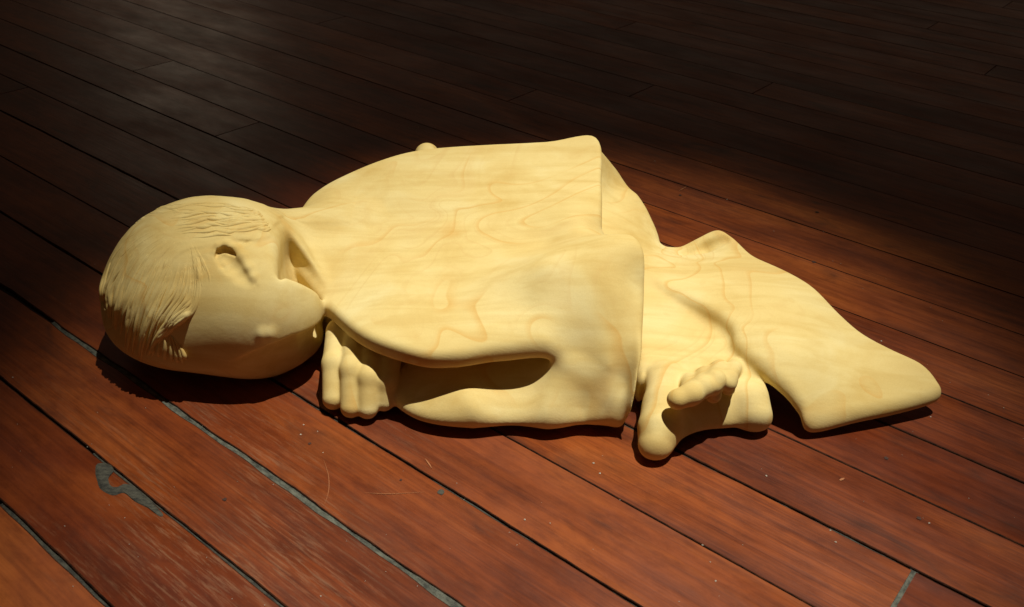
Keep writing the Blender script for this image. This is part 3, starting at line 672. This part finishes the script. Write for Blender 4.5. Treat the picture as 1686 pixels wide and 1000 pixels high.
def make_stone():
    mt, nt, b = newmat('yellow_sandstone')
    L = nt.links; tc = node(nt, 'ShaderNodeTexCoord'); v = tc.outputs['Object']
    big = noise(nt, mapping(nt, v, (1, 1.2, 1.5)), 9, 4, 0.55, 0.8)
    c = ramp(nt, big.outputs[0], [(0.30, (0.71, 0.52, 0.18)), (0.52, (0.78, 0.615, 0.25)), (0.72, (0.82, 0.69, 0.33))]).outputs[0]
    # bedding lines of the stone: thin warm contour lines of a strongly bent field
    wn = noise(nt, mapping(nt, v, (1, 1, 1.3), (4.2, 1.1, 0.3)), 4.2, 2.0, 0.5, 0.9)
    wv = node(nt, 'ShaderNodeVectorMath', operation='MULTIPLY_ADD'); L.new(wn.outputs['Color'], wv.inputs[0])
    wv.inputs[1].default_value = (0.34, 0.34, 0.34); L.new(v, wv.inputs[2])
    sx = node(nt, 'ShaderNodeSeparateXYZ'); L.new(wv.outputs[0], sx.inputs[0])
    fld = math_node(nt, 'ADD', math_node(nt, 'MULTIPLY', sx.outputs[0], 0.8), math_node(nt, 'ADD', math_node(nt, 'MULTIPLY', sx.outputs[1], -0.75), math_node(nt, 'MULTIPLY', sx.outputs[2], 0.9)))
    def lines(rep, ph, w0, w1, colr, amt, off, lo, hi):
        nonlocal c
        fr = math_node(nt, 'FRACT', math_node(nt, 'MULTIPLY_ADD', fld, rep, ph))
        ln = ramp(nt, fr, [(0.0, (0, 0, 0)), (0.5 - w0, (0, 0, 0)), (0.5, (1, 1, 1)), (0.5 + w1, (0, 0, 0)), (1.0, (0, 0, 0))]).outputs[0]
        pr = ramp(nt, noise(nt, mapping(nt, v, (1, 1, 1), off), 8, 2, 0.5).outputs[0], [(lo, (0, 0, 0)), (hi, (1, 1, 1))]).outputs[0]
        c = mix(nt, math_node(nt, 'MULTIPLY', math_node(nt, 'MULTIPLY', ln, pr), amt), c, colr)
    lines(14, 0.2, 0.14, 0.022, (0.70, 0.41, 0.10), 0.62, (3.1, 1.7, 0.4), 0.43, 0.56)
    lines(33, 0.7, 0.20, 0.05, (0.70, 0.48, 0.17), 0.40, (7.3, 4.1, 2.0), 0.45, 0.62)
    lines(6, 0.4, 0.40, 0.10, (0.72, 0.52, 0.20), 0.45, (1.3, 8.1, 5.0), 0.40, 0.65)
    kp = P(742, 374, .118); kd = node(nt, 'ShaderNodeVectorMath', operation='DISTANCE'); L.new(v, kd.inputs[0]); kd.inputs[1].default_value = tuple(float(q) for q in kp)
    kf = ramp(nt, math_node(nt, 'ADD', kd.outputs['Value'], math_node(nt, 'MULTIPLY', noise(nt, v, 45, 3, 0.6).outputs[0], 0.03)), [(0.022, (1, 1, 1)), (0.034, (0, 0, 0))]).outputs[0]
    c = mix(nt, math_node(nt, 'MULTIPLY', kf, 0.5), c, (0.70, 0.42, 0.11))
    st = noise(nt, mapping(nt, v, (5, 60, 60), (0, 0, 0), (0.1, 0.15, -0.25)), 1, 3, 0.6, 0.4)
    c = mix(nt, 0.6, c, ramp(nt, st.outputs[0], [(0.35, (0.88, 0.82, 0.70)), (0.55, (1, 1, 1)), (0.75, (1.04, 1.05, 1.1))]).outputs[0], 'MULTIPLY')
    blot = noise(nt, v, 22, 4, 0.6, 0.5)
    c = mix(nt, ramp(nt, blot.outputs[0], [(0.58, (0, 0, 0)), (0.74, (0.35, 0.35, 0.35))]).outputs[0], c, (0.66, 0.44, 0.14))
    gr = noise(nt, v, 700, 3, 0.7)
    c = mix(nt, 0.35, c, ramp(nt, gr.outputs[0], [(0.3, (0.86, 0.85, 0.82)), (0.65, (1.05, 1.05, 1.05))]).outputs[0], 'MULTIPLY')
    L.new(c, b.inputs['Base Color'])
    b.inputs['Roughness'].default_value = 0.78; b.inputs['Specular IOR Level'].default_value = 0.22
    bp = node(nt, 'ShaderNodeBump'); bp.inputs['Strength'].default_value = 0.22; bp.inputs['Distance'].default_value = 0.0006
    md = noise(nt, v, 120, 3, 0.6)
    L.new(math_node(nt, 'ADD', gr.outputs[0], math_node(nt, 'MULTIPLY', md.outputs[0], 1.5)), bp.inputs['Height']); L.new(bp.outputs[0], b.inputs['Normal'])
    return mt
STONE = make_stone()
sculpt = bpy.data.objects.new('stone_sculpture', None); S.collection.objects.link(sculpt)
sculpt['label'] = 'yellow sandstone carving of a curled figure under draped cloth, lying on the floor'
sculpt['category'] = 'sculpture'
# one continuous carved surface, divided along its natural edges into named parts
def vnormals(V, F):
    n = np.zeros_like(V); fn = np.cross(V[F[:, 2]] - V[F[:, 0]], V[F[:, 3]] - V[F[:, 1]])
    for i in range(4): np.add.at(n, F[:, i], fn)
    return n / np.maximum(np.linalg.norm(n, axis=1), 1e-12)[:, None]
VN = vnormals(V, Fq)
vlab[(vlab == CLOTH) & (V[:, 0] > .118) & (V[:, 0] < .275) & (V[:, 1] < -.192 - .0 * V[:, 0])] = FOOT
flab = np.max(np.stack([vlab[Fq[:, i]] for i in range(4)]), 0)
def tidy(code, into):
    """keep only the largest connected patch of a part; crumbs go to the neighbouring part"""
    ids = np.where(flab == code)[0]
    if not len(ids): return
    f_ = Fq[ids]; used, inv = np.unique(f_, return_inverse=True); f_ = inv.reshape(-1, 4); lab = np.arange(len(used))
    for _ in range(4000):
        m_ = lab[f_].min(1); new = lab.copy()
        for i in range(4): np.minimum.at(new, f_[:, i], m_)
        new = new[new]
        if (new == lab).all(): break
        lab = new
    fl_ = lab[f_[:, 0]]; u, cnt = np.unique(fl_, return_counts=True); keep = u[cnt.argmax()]
    flab[ids[fl_ != keep]] = into
for c_ in range(TOE, TOE + 4): tidy(c_, FOOT)
for c_ in range(FINGER, FINGER + 4): tidy(c_, HAND)
tidy(EAR, HEAD); tidy(HAIR, HEAD); tidy(FOOT, CLOTH); tidy(HAND, CLOTH); tidy(HEAD, CLOTH)
def part(name, code, parent, label=None):
    f_ = Fq[flab == code]
    if not len(f_): return None
    used, inv = np.unique(f_, return_inverse=True); f_ = inv.reshape(-1, 4)
    me = bpy.data.meshes.new(name); me.from_pydata(V[used].tolist(), [], f_.tolist()); me.update()
    me.polygons.foreach_set('use_smooth', [True] * len(me.polygons))
    me.normals_split_custom_set_from_vertices(VN[used].tolist())
    o = link(name, me, STONE, parent)
    if label: o['label'] = label
    return o
part('drapery', CLOTH, sculpt)
hd = part('head', HEAD, sculpt); ho = part('hair', HAIR, hd, 'carved hair with a ragged fringe')
bm = bmesh.new(); bm.from_mesh(ho.data); mv = [bm.verts.new(q) for q in np.concatenate(HV).tolist()]
for f_ in HF:
    q = bm.faces.new([mv[i] for i in f_]); q.smooth = True
hm = bpy.data.meshes.new('hair'); bm.to_mesh(hm); bm.free(); hm.materials.append(STONE); ho.data = hm; ho['kind'] = 'stuff'
part('ear', EAR, hd)
hn = part('hand', HAND, sculpt)
for i_ in range(4): part('finger', FINGER + i_, hn)
ft = part('foot', FOOT, sculpt)
for i_ in range(4): part('toe', TOE + i_, ft)
